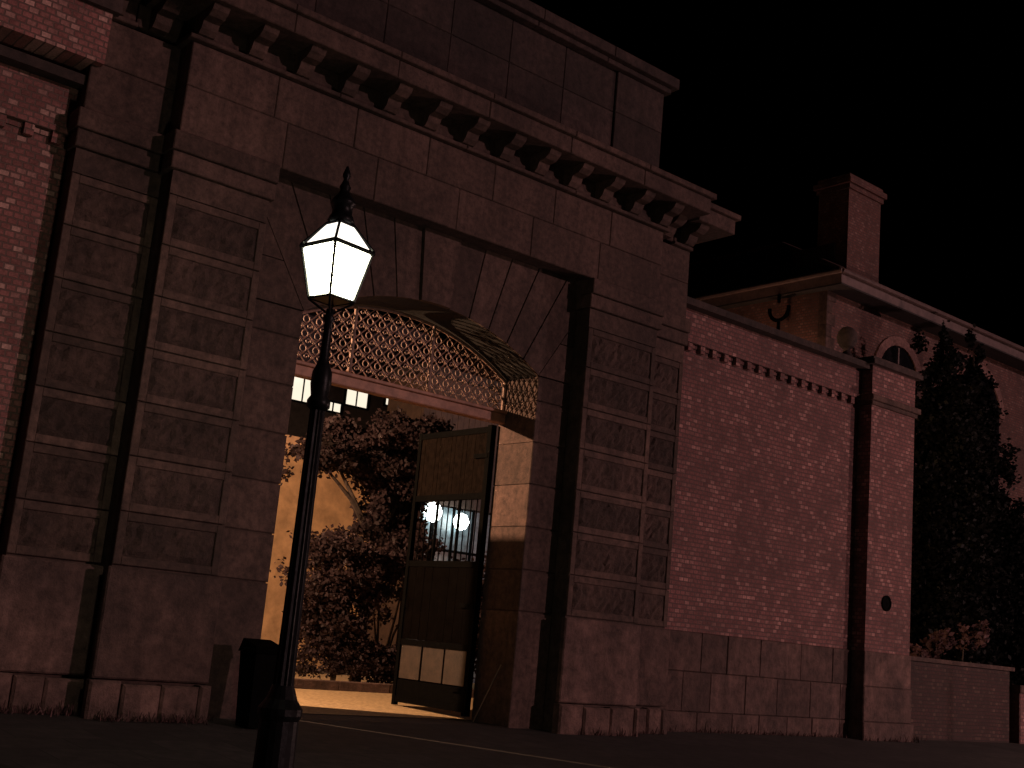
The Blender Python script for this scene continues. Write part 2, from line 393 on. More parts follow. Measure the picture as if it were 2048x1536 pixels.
# backing body of the arch with true soffit
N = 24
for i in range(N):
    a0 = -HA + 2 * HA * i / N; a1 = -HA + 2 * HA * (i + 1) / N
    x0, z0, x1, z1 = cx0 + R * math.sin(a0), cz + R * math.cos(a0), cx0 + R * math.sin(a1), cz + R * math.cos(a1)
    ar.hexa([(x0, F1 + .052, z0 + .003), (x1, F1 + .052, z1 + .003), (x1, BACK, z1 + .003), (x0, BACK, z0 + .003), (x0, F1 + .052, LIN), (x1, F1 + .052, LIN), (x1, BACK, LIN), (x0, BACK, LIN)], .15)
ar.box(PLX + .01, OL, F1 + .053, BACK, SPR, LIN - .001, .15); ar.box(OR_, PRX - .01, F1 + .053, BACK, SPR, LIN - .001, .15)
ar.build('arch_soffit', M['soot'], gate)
kp = MB(); kp.prism_y(wedge(-KA, KA, .004), F1 - .05, F1 + .05, .7); kp.build('keystone', M['smooth'], gate)
# string course: two fillets, breaking round the blocks
def band(mb, x0, x1, yf, z0, z1, yb=None, t=None, seg=2.0, gap=.006):
    x = x0
    n_ = max(1, round((x1 - x0) / seg)); w_ = (x1 - x0) / n_
    for i in range(n_): mb.cbox(x0 + i * w_ + gap / 2, x0 + (i + 1) * w_ - gap / 2, yf + rnd.uniform(0, .006), (yf + .3) if yb is None else yb, z0, z1, .012, t)
for (a, b_, y) in ((FLX - .04, XL - .07, F1), (XL - .06, PLX + .05, F0), (PRX - .05, XR + .06, F0), (XR + .07, FRX + .04, F1)):
    st = MB(); st.box(max(a, FLX) + .02, min(b_, FRX) - .02, y + .2, BACK - .002, 6.98, 7.474, .1)
    band(st, a, b_, y - .05, 6.985, 7.205, y + .25); band(st, a - .03 if a < 10 else a, b_, y - .09, 7.215, 7.465, y + .25)
    st.build('string_course', M['smooth'], gate)
MB().box(FLX + .05, PLX + .02, F1 + .1, BACK - .004, 6.5, 8.0, .1).build('core', M['dirty'], gate)
MB().box(PRX - .02, FRX - .05, F1 + .1, BACK - .004, 6.5, 8.0, .1).build('core', M['dirty'], gate)
fz = MB()
for (x0, x1, y) in ((FLX, XL - .002, F1), (XL, XR, F0), (XR + .002, FRX, F1)):
    for z0, z1, sg in ((7.475, 8.12, 1.55), (8.128, 8.72, 1.35)):
        band(fz, x0, x1, y, z0, z1, BACK, None, sg, .005)
fz.build('frieze', M['smooth'], gate)
cn = MB()
def cornice(x0, x1, y):
    band(cn, x0 - .08, x1 + .08, y - .08, 8.73, 8.79, BACK, .3, 2.4)
    band(cn, x0 - .0, x1 + .0, y + .02, 8.795, 9.10, BACK, .2, 2.4)
    band(cn, x0 - .55, x1 + .55, y - .55, 9.105, 9.37, BACK, .55, 1.8)
    band(cn, x0 - .62, x1 + .62, y - .62, 9.375, 9.47, BACK, .8, 1.8)
cornice(XL, XR, F0)
for (a, b_) in ((FLX, XL - .64), (XR + .64, FRX)):
    y = F1
    band(cn, a - .08, b_ , y - .08, 8.73, 8.79, BACK, .3, 2.4); band(cn, a, b_, y + .02, 8.795, 9.10, BACK, .2, 2)
    band(cn, a - (.55 if a < 10 else 0), b_ + (.55 if a > 10 else 0), y - .55, 9.105, 9.37, BACK, .55, 1.8)
    band(cn, a - (.62 if a < 10 else 0), b_ + (.62 if a > 10 else 0), y - .62, 9.375, 9.47, BACK, .8, 1.8)
band(cn, XL - .63, XL, F1 + .02, 8.795, 9.10, BACK, .2, 2); band(cn, XR, XR + .63, F1 + .02, 8.795, 9.10, BACK, .2, 2)
corn = cn.build('cornice', M['smooth'], gate)
def corbel(x, y):
    c = MB(); t = rnd.random(); w_ = .11
    prof = [(y + .03, 8.80), (y - .10, 8.80), (y - .16, 8.86), (y - .20, 8.95), (y - .33, 8.97), (y - .42, 9.03), (y - .46, 9.10), (y + .03, 9.10)]
    n = len(c.v); k = len(prof)
    c.v += [(x - w_, a, b_) for a, b_ in prof] + [(x + w_, a, b_) for a, b_ in prof]
    c.f.append(tuple(range(k - 1, -1, -1))); c.f.append(tuple(range(k, 2 * k))); c.t += [t, t]
    for i in range(k):
        j = (i + 1) % k; c.f.append((i, j, k + j, k + i)); c.t.append(t)
    c.build('corbel', M['smooth'], corn)
x = XL + .1
for i in range(13): corbel(XL + .12 + i * (XR - XL - .24) / 12, F0)
for x in (FLX + .15, FLX + .75, FRX - .15, FRX - .72): corbel(x, F1)
at = MB()
AX0, AX1, AY = 5.35, 15.0, 14.6
for z0, z1 in ((9.475, 10.15), (10.158, 10.85), (10.858, 11.62)):
    band(at, AX0 + 1.2, AX1 - 1.2, AY + .05, z0, z1, 15.6, None, 1.3, .005)
    band(at, AX0, AX0 + 1.2, AY, z0, z1, 15.6, None, 1.3, .005); band(at, AX1 - 1.2, AX1, AY, z0, z1, 15.6, None, 1.3, .005)
at.build('attic', M['dirty'], gate)
ac = MB(); band(ac, AX0 - .08, AX1 + .08, AY - .1, 11.625, 11.72, 15.7, .5, 1.6); band(ac, AX0 - .18, AX1 + .18, AY - .2, 11.725, 11.92, 15.8, .7, 1.6)
ac.build('attic_coping', M['dirty'], gate)

# ---------------------------------------------------------------- brick walls
def brick_wall(x0, x1, loc, label, hi=None):
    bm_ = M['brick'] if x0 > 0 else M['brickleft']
    w_ = thing('brick_wall', loc, label, 'wall', 'brick walls either side of the gatehouse')
    MB().box(x0, x1, FB, FB + .45, 2.062, 7.10).build('wall_face', bm_, w_)
    p = MB(); zs = [.1, .7, 1.38, 2.06]
    for a, b_ in zip(zs, zs[1:]):
        x = x0
        while x < x1 - .01:
            x2 = min(x + rnd.uniform(.7, 1.25), x1); 
            if x1 - x2 < .3: x2 = x1
            p.cbox(x + .004, x2 - .004, FB - .03 - rnd.uniform(0, .012), FB + .45, a + .004, b_ - .004, .012); x = x2
    p.build('plinth', M['base'], w_)
    d = MB(); x = x0 + .03
    while x < x1 - .12:
        d.box(x, x + .115, FB - .085, FB - .001, 7.03, 7.17); x += .335
        
    d.box(x0, x1, FB - .02, FB + .45, 7.102, 7.175); d.box(x0, x1, FB - .095, FB + .45, 7.177, 7.26)
    d.build('dentil_course', bm_, w_)
    MB().box(x0, x1, FB - .06, FB + .45, 7.262, 7.80).build('parapet', bm_, w_)
    c = MB(); n_ = max(1, round((x1 - x0) / 1.2))
    for i in range(n_):
        a = x0 + (x1 - x0) * i / n_; b_ = x0 + (x1 - x0) * (i + 1) / n_
        c.box(a + .003, b_ - .003, FB - .26, FB + .6, 7.802, 7.93, .4)
        c.hexa([(a + .003, FB - .26, 7.93), (b_ - .003, FB - .26, 7.93), (b_ - .003, FB + .6, 7.93), (a + .003, FB + .6, 7.93), (a + .003, FB + .1, 8.06), (b_ - .003, FB + .1, 8.06), (b_ - .003, FB + .24, 8.06), (a + .003, FB + .24, 8.06)], .4)
    c.build('coping', M['dirty'], w_)
    return w_
PX0, PX1, PY = 21.45, 23.05, 14.35
wr = brick_wall(FRX + .003, PX0 - .003, (18.5, FB, zf), 'reddish brick wall right of the gatehouse, between its stone bay and the end pier')
wl = brick_wall(-9, FLX - .003, (2, FB, zf), 'reddish brick wall left of the gatehouse, cut by the left edge of the view')
up = MB(); up.box(-9, FLX + .12, F1 - .12, FB + .40, 8.07, 8.75); up.build('upper_parapet', M['brickleft'], wl)
MB().box(-9, FLX + .2, F1 - .2, FB + .5, 8.752, 8.95).build('upper_coping', M['dirty'], wl)
bl = MB(); bl.lathe([(.10, 8.03), (.13, 8.10), (.09, 8.16), (.06, 8.22), (.13, 8.27), (.20, 8.38), (.215, 8.48), (.19, 8.60), (.11, 8.69), (.03, 8.72)], (21.2, FB + .17), 20)
bl.build('ball_finial', M['dirty'], wr, True)
pier = thing('brick_pier', ((PX0 + PX1) / 2, PY + .4, zf), 'brick end pier with stone base and small round plaque, right end of the wall', 'pier')
MB().box(PX0, PX1, PY, PY + 1.2, 2.062, 7.05).build('shaft', M['brick'], pier)
MB().box(PX0, PX1, PY, PY + 1.2, 7.262, 7.90).build('head', M['brick'], pier)
b = MB(); b.cbox(PX0 - .03, PX1 + .03, PY - .03, PY + 1.2, 1.38, 2.06); b.cbox(PX0 - .05, PX1 + .05, PY - .05, PY + 1.2, .7, 1.376, .02); b.cbox(PX0 - .09, PX1 + .09, PY - .09, PY + 1.2, .1, .696, .02); b.build('plinth', M['base'], pier)
b = MB(); b.cbox(PX0 - .05, PX1 + .05, PY - .05, PY + 1.25, 7.052, 7.14); b.cbox(PX0 - .1, PX1 + .1, PY - .1, PY + 1.3, 7.142, 7.26); b.build('string_course', M['smooth'], pier)
b = MB(); b.box(PX0 - .12, PX1 + .12, PY - .12, PY + 1.3, 7.902, 8.0); b.box(PX0 - .06, PX1 + .06, PY - .06, PY + 1.2, 8.002, 8.07); b.build('cap', M['dirty'], pier)
pq = MB()
pq.v = []; 
for (r, y) in ((.16, PY - .002), (.16, PY - .03), (.12, PY - .035), (.11, PY - .02), (.03, PY - .02), (.0, PY - .03)):
    for j in range(20): a = 2 * math.pi * j / 20; pq.v.append((22.15 + r * math.cos(a), y, 3.05 + r * math.sin(a)))
for i in range(5):
    for j in range(20): pq.f.append((i * 20 + j, i * 20 + (j + 1) % 20, (i + 1) * 20 + (j + 1) % 20, (i + 1) * 20 + j)); pq.t.append(.5)
pq.build('round_plaque', M['iron'], pier)

# ---------------------------------------------------------------- fanlight in the arch
GY = 15.12
fan = thing('fanlight_grille', (cx0, GY, 5.0), 'cast iron lace fanlight grille with timber rail, filling the head of the arch', 'grille')
MB().cbox(OL + .01, OR_ - .01, GY - .08, GY + .08, 5.015, 5.17, .015).build('transom_rail', M['wood'], fan)
MB().cbox(OL + .01, OR_ - .01, GY - .11, GY + .05, 5.172, 5.225, .01).build('rail_moulding', M['wood'], fan)
def arcz(x, r=R): 
    d = x - cx0; return cz + math.sqrt(max(0, r * r - d * d))
lc = MB()
rim = [(cx0 + (R - .04) * math.sin(-HA + 2 * HA * i / 30), GY, cz + (R - .04) * math.cos(-HA + 2 * HA * i / 30)) for i in range(31)]
lc.tube(rim, .028, 6)
for xx in (OL + .03, OR_ - .03): lc.tube([(xx, GY, 5.22), (xx, GY, SPR)], .025, 6)
sp_ = .215
x = OL - 2
segs = []
while x < OR_ + 2:     # diagonal lattice, each bar clipped to the opening
    for s in (1, -1):
        pts = []
        for k in range(0, 60):
            z = 5.22 + k * .025; xx = x + s * (z - 5.22)
            if OL + .03 < xx < OR_ - .03 and z < arcz(xx) - .05: pts.append((xx, GY + .006 * s, z))
        if len(pts) > 3: lc.tube([pts[0], pts[-1]], .011, 5)
    x += sp_
def ring(mb, x, z, r, y=GY, n=10, th=.009):
    mb.tube([(x + r * math.cos(2 * math.pi * k / n), y - .012, z + r * math.sin(2 * math.pi * k / n)) for k in range(n)], th, 5, True)
def scroll(mb, x, z, r, s=1, y=GY):
    pts = []
    for k in range(14):
        a = k * .48; q = r * (1 - k / 17); pts.append((x + s * q * math.cos(a), y - .015, z + q * math.sin(a)))
    mb.tube(pts, [.013 - .0005 * k for k in range(14)], 5)
row = 0; z = 5.22 + sp_ / 2
while z < 6.4:
    x = OL + (sp_ / 2 if row % 2 else sp_) - .03
    while x < OR_:
        if OL + .08 < x < OR_ - .08 and z + .08 < arcz(x) - .04:
            if row % 2: ring(lc, x, z, .052)
            else:
                scroll(lc, x - .045, z, .05, 1); scroll(lc, x + .045, z, .05, -1)
        x += sp_
    z += sp_ / 2; row += 1
lc.build('lace_panel', M['lace'], fan)
for xx in (9.33, 10.77):
    u = MB(); u.tube([(xx, GY - .02, 5.22), (xx, GY - .02, arcz(xx) - .03)], .03, 8); u.lathe([(.02, 5.23), (.05, 5.26), (.03, 5.32)], (xx, GY - .02), 8)
    u.build('mullion', M['lace'], fan)

# ---------------------------------------------------------------- gate leaves, opened inward at right angles
def gate_leaf(x, label, barred=True):
    y0, W = 15.24, 1.94
    L = thing('iron_gate_leaf', (x, y0, zf), label, 'gate', 'iron gate leaves opened inward')
    f = MB()
    for yy, w_ in ((y0 + .04, .05), (y0 + W, .04)): f.box(x - w_, x + w_, yy - w_, yy + w_, zf + .06, 5.0)
    for zz in (zf + .16, 1.45, 2.75, 3.85, 4.93): f.box(x - .035, x + .035, y0 + .09, y0 + W - .04, zz - .05, zz + .05)
    f.build('frame', M['iron'], L)
    yA, yB = y0 + .092, y0 + W - .042
    def boards(z0, z1, n, nm, mt, gap=.006):
        p = MB()
        for k in range(n):
            a, c = yA + (yB - yA) * k / n, yA + (yB - yA) * (k + 1) / n
            p.box(x - .018 - rnd.uniform(0, .006), x + .02, a + gap / 2, c - gap / 2, z0, z1)
        p.build(nm, mt, L)
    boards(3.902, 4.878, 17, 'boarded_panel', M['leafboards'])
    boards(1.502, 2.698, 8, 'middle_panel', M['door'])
    boards(.86, 1.398, 3, 'lower_boards', M['lowerboards'], .05)
    MB().box(x + .021, x + .03, yA, yB, .57, 1.398).build('backing_sheet', M['iron'], L)
    boards(zf + .21, .84, 1, 'kick_panel', M['iron'])
    if not barred: boards(2.802, 3.768, 8, 'closed_panel', M['door'])  # unseen panel added to block lamp light, leaving a thin slit
    for k in range(1, 12 if barred else 1):
        yy = yA + k * (yB - yA) / 12; r_ = .028 if k % 4 == 0 else .011
        MB().tube([(x, yy, 2.802), (x, yy, 3.798)], r_, 6).build('bar', M['iron'], L)
    for zz in (.8, 2.1, 4.5): MB().box(x - .06, x - .0355, y0 + .02, y0 + .38, zz - .035, zz + .035).build('strap_hinge', M['iron'], L)
    b = MB(); b.tube([(x - .06, y0 + W - .12, 2.0), (x - .09, y0 + W - .12, 2.0), (x - .09, y0 + W - .12, 2.2), (x - .06, y0 + W - .12, 2.2)], .012, 6); b.build('pull_handle', M['iron'], L)
    return L
gate_leaf(12.25, 'dark gate leaf swung inward at the right, with white lights showing through its barred opening')
ll = gate_leaf(8.10, 'dark gate leaf swung inward at the left, tucked behind the left jamb of the arch', False)
b = MB(); b.tube([(12.15, 14.95, .37), (12.31, 14.60, 1.25)], .009, 6); tag(b.build('steel_stay', M['steel']), 'thin bright steel rod leaning against the foot of the right reveal', 'rod')

# ---------------------------------------------------------------- bin by the left jamb
bn = thing('litter_bin', (7.6, 13.55, zf), 'black litter bin with sloping lid at the foot of the left pilaster', 'bin')
b = MB(); x0, x1, y0, y1 = 7.46, 7.88, 13.4, 13.8
zb = .33
b.hexa([(x0 + .04, y0 + .04, zb), (x1 - .04, y0 + .04, zb), (x1 - .04, y1 - .04, zb), (x0 + .04, y1 - .04, zb), (x0, y0, 1.2), (x1, y0, 1.2), (x1, y1, 1.2), (x0, y1, 1.2)]); b.build('body', M['iron'], bn)
b = MB(); b.hexa([(x0 - .02, y0 - .03, 1.203), (x1 + .02, y0 - .03, 1.203), (x1 + .02, y1 + .02, 1.203), (x0 - .02, y1 + .02, 1.203), (x0 + .02, y0 + .05, 1.28), (x1 - .02, y0 + .05, 1.28), (x1 - .02, y1, 1.36), (x0 + .02, y1, 1.36)]); b.build('lid', M['iron'], bn)
b = MB(); b.tube([(x0 + .08, y1 + .02, 1.15), (x0 + .08, y1 + .07, 1.2), (x1 - .08, y1 + .07, 1.2), (x1 - .08, y1 + .02, 1.15)], .014, 6); b.build('handle', M['iron'], bn)

# ---------------------------------------------------------------- street lamp
LX, LY = 5.0, 8.5
lp = thing('street_lamp', (LX, LY, 0), 'lit glass lantern on a dark fluted iron post, standing before the gate arch', 'street lamp')
b = MB(); b.lathe([(.20, 0), (.20, .12), (.17, .16), (.155, .5), (.15, .86), (.17, .90), (.17, .95), (.12, 1.02), (.085, 1.12)], (LX, LY), 20); b.build('base', M['post'], lp, False)
b = MB(); pts = []; n = 24
prof = [(.078, 1.12), (.072, 1.4), (.066, 2.2), (.060, 3.0), (.058, 3.30)]
base = len(b.v)
for r, z in prof:
    for j in range(n): a = 2 * math.pi * j / n; q = r * (1 + (.07 if j % 2 else -.07)); b.v.append((LX + q * math.cos(a), LY + q * math.sin(a), z))
for i in range(len(prof) - 1):
    for j in range(n): b.f.append((i * n + j, i * n + (j + 1) % n, (i + 1) * n + (j + 1) % n, (i + 1) * n + j)); b.t.append(.5)
b.build('post', M['post'], lp)
b = MB(); b.lathe([(.06, 3.28), (.095, 3.31), (.095, 3.36), (.07, 3.40), (.085, 3.5), (.08, 3.6), (.055, 3.66), (.04, 3.72), (.036, 3.9), (.034, 4.02), (.055, 4.05), (.03, 4.08), (.03, 4.13)], (LX, LY), 20); b.build('neck', M['post'], lp, True)
rot = math.radians(9.5)
def lc_(dx, dy, z): return (LX + dx * math.cos(rot) - dy * math.sin(rot), LY + dx * math.sin(rot) + dy * math.cos(rot), z)
hb, ht, hr = .131, .206, .082       # half widths: bottom, top of glass, top of roof glass
zb_, zt_, zr_ = 4.21, 4.63, 4.86
cs = [(-1, -1), (1, -1), (1, 1), (-1, 1)]
lant = MB()
for sx, sy in cs:
    lant.tube([lc_(sx * hb, sy * hb, zb_), lc_(sx * ht, sy * ht, zt_)], .013, 6)
    lant.tube([lc_(sx * (ht + .01), sy * (ht + .01), zt_ + .02), lc_(sx * hr, sy * hr, zr_)], .012, 6)
for h, z, r in ((hb, zb_, .014), (ht + .006, zt_ + .008, .021), (hr, zr_, .014)):
    for i in range(4): lant.tube([lc_(cs[i][0] * h, cs[i][1] * h, z), lc_(cs[(i + 1) % 4][0] * h, cs[(i + 1) % 4][1] * h, z)], r, 6)
lant.tube([lc_(-hb, -hb, zb_ - .01), (LX, LY, 4.08)], .01, 5); lant.tube([lc_(hb, hb, zb_ - .01), (LX, LY, 4.08)], .01, 5); lant.tube([lc_(hb, -hb, zb_ - .01), (LX, LY, 4.08)], .01, 5); lant.tube([lc_(-hb, hb, zb_ - .01), (LX, LY, 4.08)], .01, 5)
lant.face([lc_(a * (hb - .004), c * (hb - .004), zb_ - .006) for a, c in cs[::-1]])
lf = lant.build('lantern_frame', M['post'], lp)
for i in range(4):
    a, c = cs[i], cs[(i + 1) % 4]; e = .012
    p = MB(); p.face([lc_(a[0] * (hb - e), a[1] * (hb - e), zb_ + .01), lc_(c[0] * (hb - e), c[1] * (hb - e), zb_ + .01), lc_(c[0] * (ht - e), c[1] * (ht - e), zt_ - .01), lc_(a[0] * (ht - e), a[1] * (ht - e), zt_ - .01)])
    p.build('glass_pane', M['lampglass'], lf)
    p = MB(); p.face([lc_(a[0] * (ht - e), a[1] * (ht - e), zt_ + .025), lc_(c[0] * (ht - e), c[1] * (ht - e), zt_ + .025), lc_(c[0] * (hr - e / 2), c[1] * (hr - e / 2), zr_), lc_(a[0] * (hr - e / 2), a[1] * (hr - e / 2), zr_)])
    p.build('roof_pane', M['lamproof'], lf)
b = MB(); b.lathe([(.10, 4.865), (.115, 4.89), (.10, 4.93), (.085, 4.95), (.085, 5.02), (.11, 5.04), (.10, 5.07), (.06, 5.12), (.04, 5.16), (.05, 5.19), (.035, 5.22), (.02, 5.26), (.035, 5.29), (.03, 5.32), (.008, 5.38)], (LX, LY), 14); b.build('vent_and_finial', M['post'], lf, True)

# ---------------------------------------------------------------- foliage
def foliage(lumps, n, size, seed=1, elong=1.6):
    r = random.Random(seed); mb = MB()
    tot = sum(l[3] * l[4] * l[5] for l in lumps)
    for (x, y, z, a, b_, c) in lumps:
        k = int(n * a * b_ * c / tot)
        subs = [(r.gauss(0, .5), r.gauss(0, .5), r.gauss(0, .5)) for _ in range(max(4, k // 90))]
        for i in range(k):
            s_ = subs[i % len(subs)]
            px_, py_, pz_ = [max(-1.25, min(1.25, s_[q] * 1.0)) + r.gauss(0, .2) for q in range(3)]
            p = Vector((x + px_ * a, y + py_ * b_, z + pz_ * c))
            d = Vector((r.uniform(-1, 1), r.uniform(-1, 1), r.uniform(-1, .6))).normalized()
            u = d.cross(Vector((r.random(), r.random(), r.random()))).normalized()
            L = size * r.uniform(.6, 1.4); W = L / elong / 2
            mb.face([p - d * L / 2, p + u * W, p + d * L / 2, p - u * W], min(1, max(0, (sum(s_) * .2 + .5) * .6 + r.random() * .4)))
    return mb
def trunk(mb, base, top, r0, limbs, seed=1):
    r = random.Random(seed); base = Vector(base); top = Vector(top)
    pts = [base.lerp(top, k / 5) + Vector((r.uniform(-.06, .06), r.uniform(-.06, .06), 0)) * (k > 0) for k in range(6)]
    mb.tube(pts, [r0 * (1 - .13 * k) for k in range(6)], 9)
    for e in limbs:
        e = Vector(e); s0 = pts[3]; mid = s0.lerp(e, .5) + Vector((r.uniform(-.15, .15), r.uniform(-.15, .15), r.uniform(0, .2)))
        mb.tube([s0, mid, e], [r0 * .55, r0 * .35, r0 * .12], 6)
# big tree in the courtyard: clear of two gaps where the wall behind shows
ct = thing('courtyard_tree', (14.3, 21.6, .5), 'tallest leafy tree in the courtyard, seen through the arch against the ochre wall', 'tree')
tl = [(13.1, 21.6, 5.15, .6, .7, .45), (14.1, 21.6, 5.3, .8, .8, .36), (15.0, 21.8, 5.4, .8, .8, .38), (14.4, 21.5, 4.9, .7, .7, .5), (15.1, 21.8, 4.9, .6, .7, .55), (15.4, 21.8, 4.0, .32, .6, .8), (14.25, 21.5, 4.15, .3, .4, .45), (15.9, 22, 5.8, .7, .8, .45), (15.1, 22, 6.0, .5, .7, .3), (12.7, 21.4, 4.9, .4, .5, .2), (14.6, 21.7, 3.6, .5, .5, .4)]
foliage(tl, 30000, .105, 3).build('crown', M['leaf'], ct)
tb = MB(); trunk(tb, (14.35, 21.6, .5), (14.5, 21.6, 5.2), .13, [l[:3] for l in tl], 4); tb.build('trunk', M['bark'], ct)
def shrub(name, loc, lumps, n, size, seed, label, mat='leaf', cat='shrub', group='shrubs in the courtyard bed', st_=4):
    o = thing(name, loc, label, cat, group); foliage(lumps, n, size, seed).build('leaves', M[mat], o)
    b = MB(); r = random.Random(seed)
    for l_ in lumps[:st_]:
        e = Vector(l_[:3]); b.tube([Vector(loc), Vector(loc).lerp(e, .5) + Vector((r.uniform(-.1, .1), 0, .05)), e], [.035, .025, .01], 5)
    b.build('stems', M['bark'], o); return o
shrub('shrub', (13.2, 20.6, .45), [(12.9, 20.6, 3.0, .6, .5, .35), (12.7, 20.6, 2.2, .55, .5, .6), (13.1, 20.6, 1.5, .6, .5, .6), (13.4, 20.6, 2.5, .35, .4, .5)], 14000, .09, 11, 'rounded dark shrub left of the courtyard tree, seen beside the lamp post')
shrub('shrub', (14.4, 20.9, .45), [(14.2, 20.9, 2.9, .5, .4, .35), (14.9, 20.9, 3.1, .4, .4, .5), (14.1, 20.9, 2.2, .28, .4, .4), (15.2, 21.0, 2.5, .34, .4, .5)], 9000, .09, 12, 'open dark shrub under the courtyard tree with the lit wall glowing through it')
shrub('shrub', (14.2, 20.4, .45), [(13.4, 20.4, 1.0, .8, .4, .35), (14.6, 20.4, .95, .8, .4, .3), (15.6, 20.6, 1.1, .6, .4, .35)], 10000, .08, 13, 'low ground-hugging shrub along the courtyard kerb')
shrub('shrub', (16.3, 20.6, .45), [(16.2, 20.6, 1.9, .75, .5, .8), (16.9, 20.8, 2.3, .8, .5, .8), (16.0, 20.6, 2.6, .35, .4, .4), (17.6, 21.2, 1.9, .6, .5, .8)], 14000, .09, 14, 'black bushy shrub behind the bars of the right gate leaf')
# ---------------------------------------------------------------- courtyard
k = MB(); band(k, 7, 24, 19.55, .3, .62, 19.75, None, 1.1); tag(k.build('garden_kerb', M['base']), 'low stone kerb edging the planted bed inside the courtyard', 'kerb')
cw = thing('courtyard_wall', (15, 26, .5), 'ochre rendered courtyard wall lit by a warm lamp behind the tree', 'wall')
MB().box(6, 17.2, 26, 26.4, .4, 5.78).build('wall_face', M['render'], cw)
b = MB(); b.box(5.9, 17.2, 25.9, 26.5, 5.782, 5.99); b.build('coping', M['render'], cw)
bb = thing('timber_building', (19, 24.6, .5), 'brown boarded building in the courtyard behind the right gate leaf', 'building')
b = MB(); x = 17.21
while x < 22.6: b.box(x, x + .17, 24.2 - rnd.uniform(0, .012), 24.3, 4.75, 7.9); x += .18
b.box(17.2, 22.7, 24.3, 25.8, .4, 7.9); b.build('boarded_wall', M['boards'], bb)
b = MB(); b.box(17.0, 22.9, 24.0, 26.0, 7.91, 8.1); b.build('roof', M['roof'], bb)
b = MB()
for i in range(5): b.box(17.25 + i * .62, 17.25 + i * .62 + .57, 24.22, 24.29, .5, 4.7)
b.build('glossy_door', M['glassdoor'], bb)
b = MB()
for i in range(6): b.box(17.2 + i * .62 - .02, 17.2 + i * .62 + .045, 24.19, 24.295, .5, 4.74)
b.box(17.2, 20.4, 24.18, 24.295, 3.62, 3.68); b.build('door_frame', M['iron'], bb)
for gx, gz_, r_, lb in ((17.62, 4.50, .24, 'bright white globe lamp on the glossy doors, nearer the tree'), (18.50, 4.38, .21, 'bright white globe lamp on the glossy doors, nearer the gate hinge')):
    o = thing('globe_lamp', (gx, 24.1, gz_), lb, 'lamp', 'white globe lamps seen through the gate bars')
    b = MB(); b.lathe([(.02, gz_ - r_), (r_ * .6, gz_ - r_ * .8), (r_, gz_), (r_ * .6, gz_ + r_ * .8), (.02, gz_ + r_)], (gx, 23.95), 14); b.build('globe', M['globe'], o, True)
    b = MB(); b.tube([(gx, 24.2, gz_ + r_ + .1), (gx, 23.95, gz_ + r_ + .08), (gx, 23.95, gz_ + r_)], .02, 6); b.build('bracket', M['iron'], o)
# assumed courtyard lamp, itself unseen (stands behind the left half of the gatehouse)
CX, CY = 5.1, 18.5
cl = thing('courtyard_lamp', (CX, CY, .45), 'warm lamp on a post inside the courtyard behind the gatehouse', 'street lamp')
b = MB(); b.lathe([(.12, .42), (.1, .8), (.05, 1.0), (.04, 5.9), (.07, 5.95)], (CX, CY), 12); b.build('post', M['post'], cl)
b = MB(); b.lathe([(.06, 5.96), (.14, 6.02), (.15, 6.15), (.1, 6.29)], (CX, CY), 12); b.build('lamp_glass', M['warmglobe'], cl, True)
b = MB(); b.lathe([(.95, 6.30), (.97, 6.31), (.40, 6.45), (.05, 6.58)], (CX, CY), 28); b.build('cap', M['post'], cl)  # wide unseen shade, added to keep lamp light off the house and soffit
def point(name, loc, e, c, r=.12):
    d = bpy.data.lights.new(name, 'POINT'); d.energy = e; d.color = c; d.shadow_soft_size = r
    o = bpy.data.objects.new(name, d); COL.objects.link(o); o.location = loc; return o
point('courtyard_lamp_light', (CX + .2, CY - .05, 6.19), 5600, (1, .58, .33), .05)
# far building with lit windows above the wall
rb = thing('rear_building', (22.5, 36, .8), 'dark building far behind the courtyard with bright cream windows showing through the tree', 'building')
b = MB(); b.box(18, 30, 36, 44, .8, 12); b.build('wall_face', M['roof'], rb)
b = MB(); b.box(17.7, 30.3, 35.6, 44.4, 12.01, 12.3); b.build('roof', M['roof'], rb)
def rwin(x0, x1, z0, z1):
    f = MB()
    for a, b_, c, d in ((x0 - .06, x0, z0 - .06, z1 + .06), (x1, x1 + .06, z0 - .06, z1 + .06), (x0, x1, z0 - .06, z0), (x0, x1, z1, z1 + .06)): f.box(a, b_, 35.9, 35.99, c, d)
    f.box((x0 + x1) / 2 - .02, (x0 + x1) / 2 + .02, 35.93, 35.97, z0, z1)
    w_ = f.build('window', M['iron'], rb)
    MB().box(x0, x1, 35.975, 35.99, z0, z1).build('pane', M['window'], w_)
rwin(20.05, 20.95, 8.9, 9.95); rwin(21.42, 22.05, 8.8, 9.1); rwin(22.2, 23.1, 9.15, 10.0); rwin(23.85, 24.6, 9.45, 9.85)

# ---------------------------------------------------------------- house behind the wall
HX, HY, HZ = 26.2, 19.0, 11.4
EZ = 11.62
hs = thing('brick_house', (31, 24, .5), 'brick house with dark hipped roof and chimney rising behind the right-hand wall', 'house')
MB().box(HX, 46, HY, 36, .4, HZ + .1).build('wall_face', M['housebrick'], hs)
b = MB(); z = 2
while z < HZ: b.cbox(HX - .02, HX + (.38 if int(z * 3) % 2 else .24), HY - .02, HY + .25, z, z + .32, .01); z += .33
b.build('quoins', M['smooth'], hs)
EX0, EY0, EX1, EY1 = HX - .3, HY - .65, 46.6, 36.6
b = MB(); b.box(EX0, EX1, EY0, EY1, HZ + .1, HZ + .14); b.build('soffit', M['roof'], hs)
b = MB(); b.box(EX0, EX1, EY0, EY0 + .05, HZ + .142, HZ + .42); b.box(EX0, EX0 + .05, EY0 + .052, EY1, HZ + .142, HZ + .42); b.build('fascia', M['fascia'], hs)
b = MB(); 
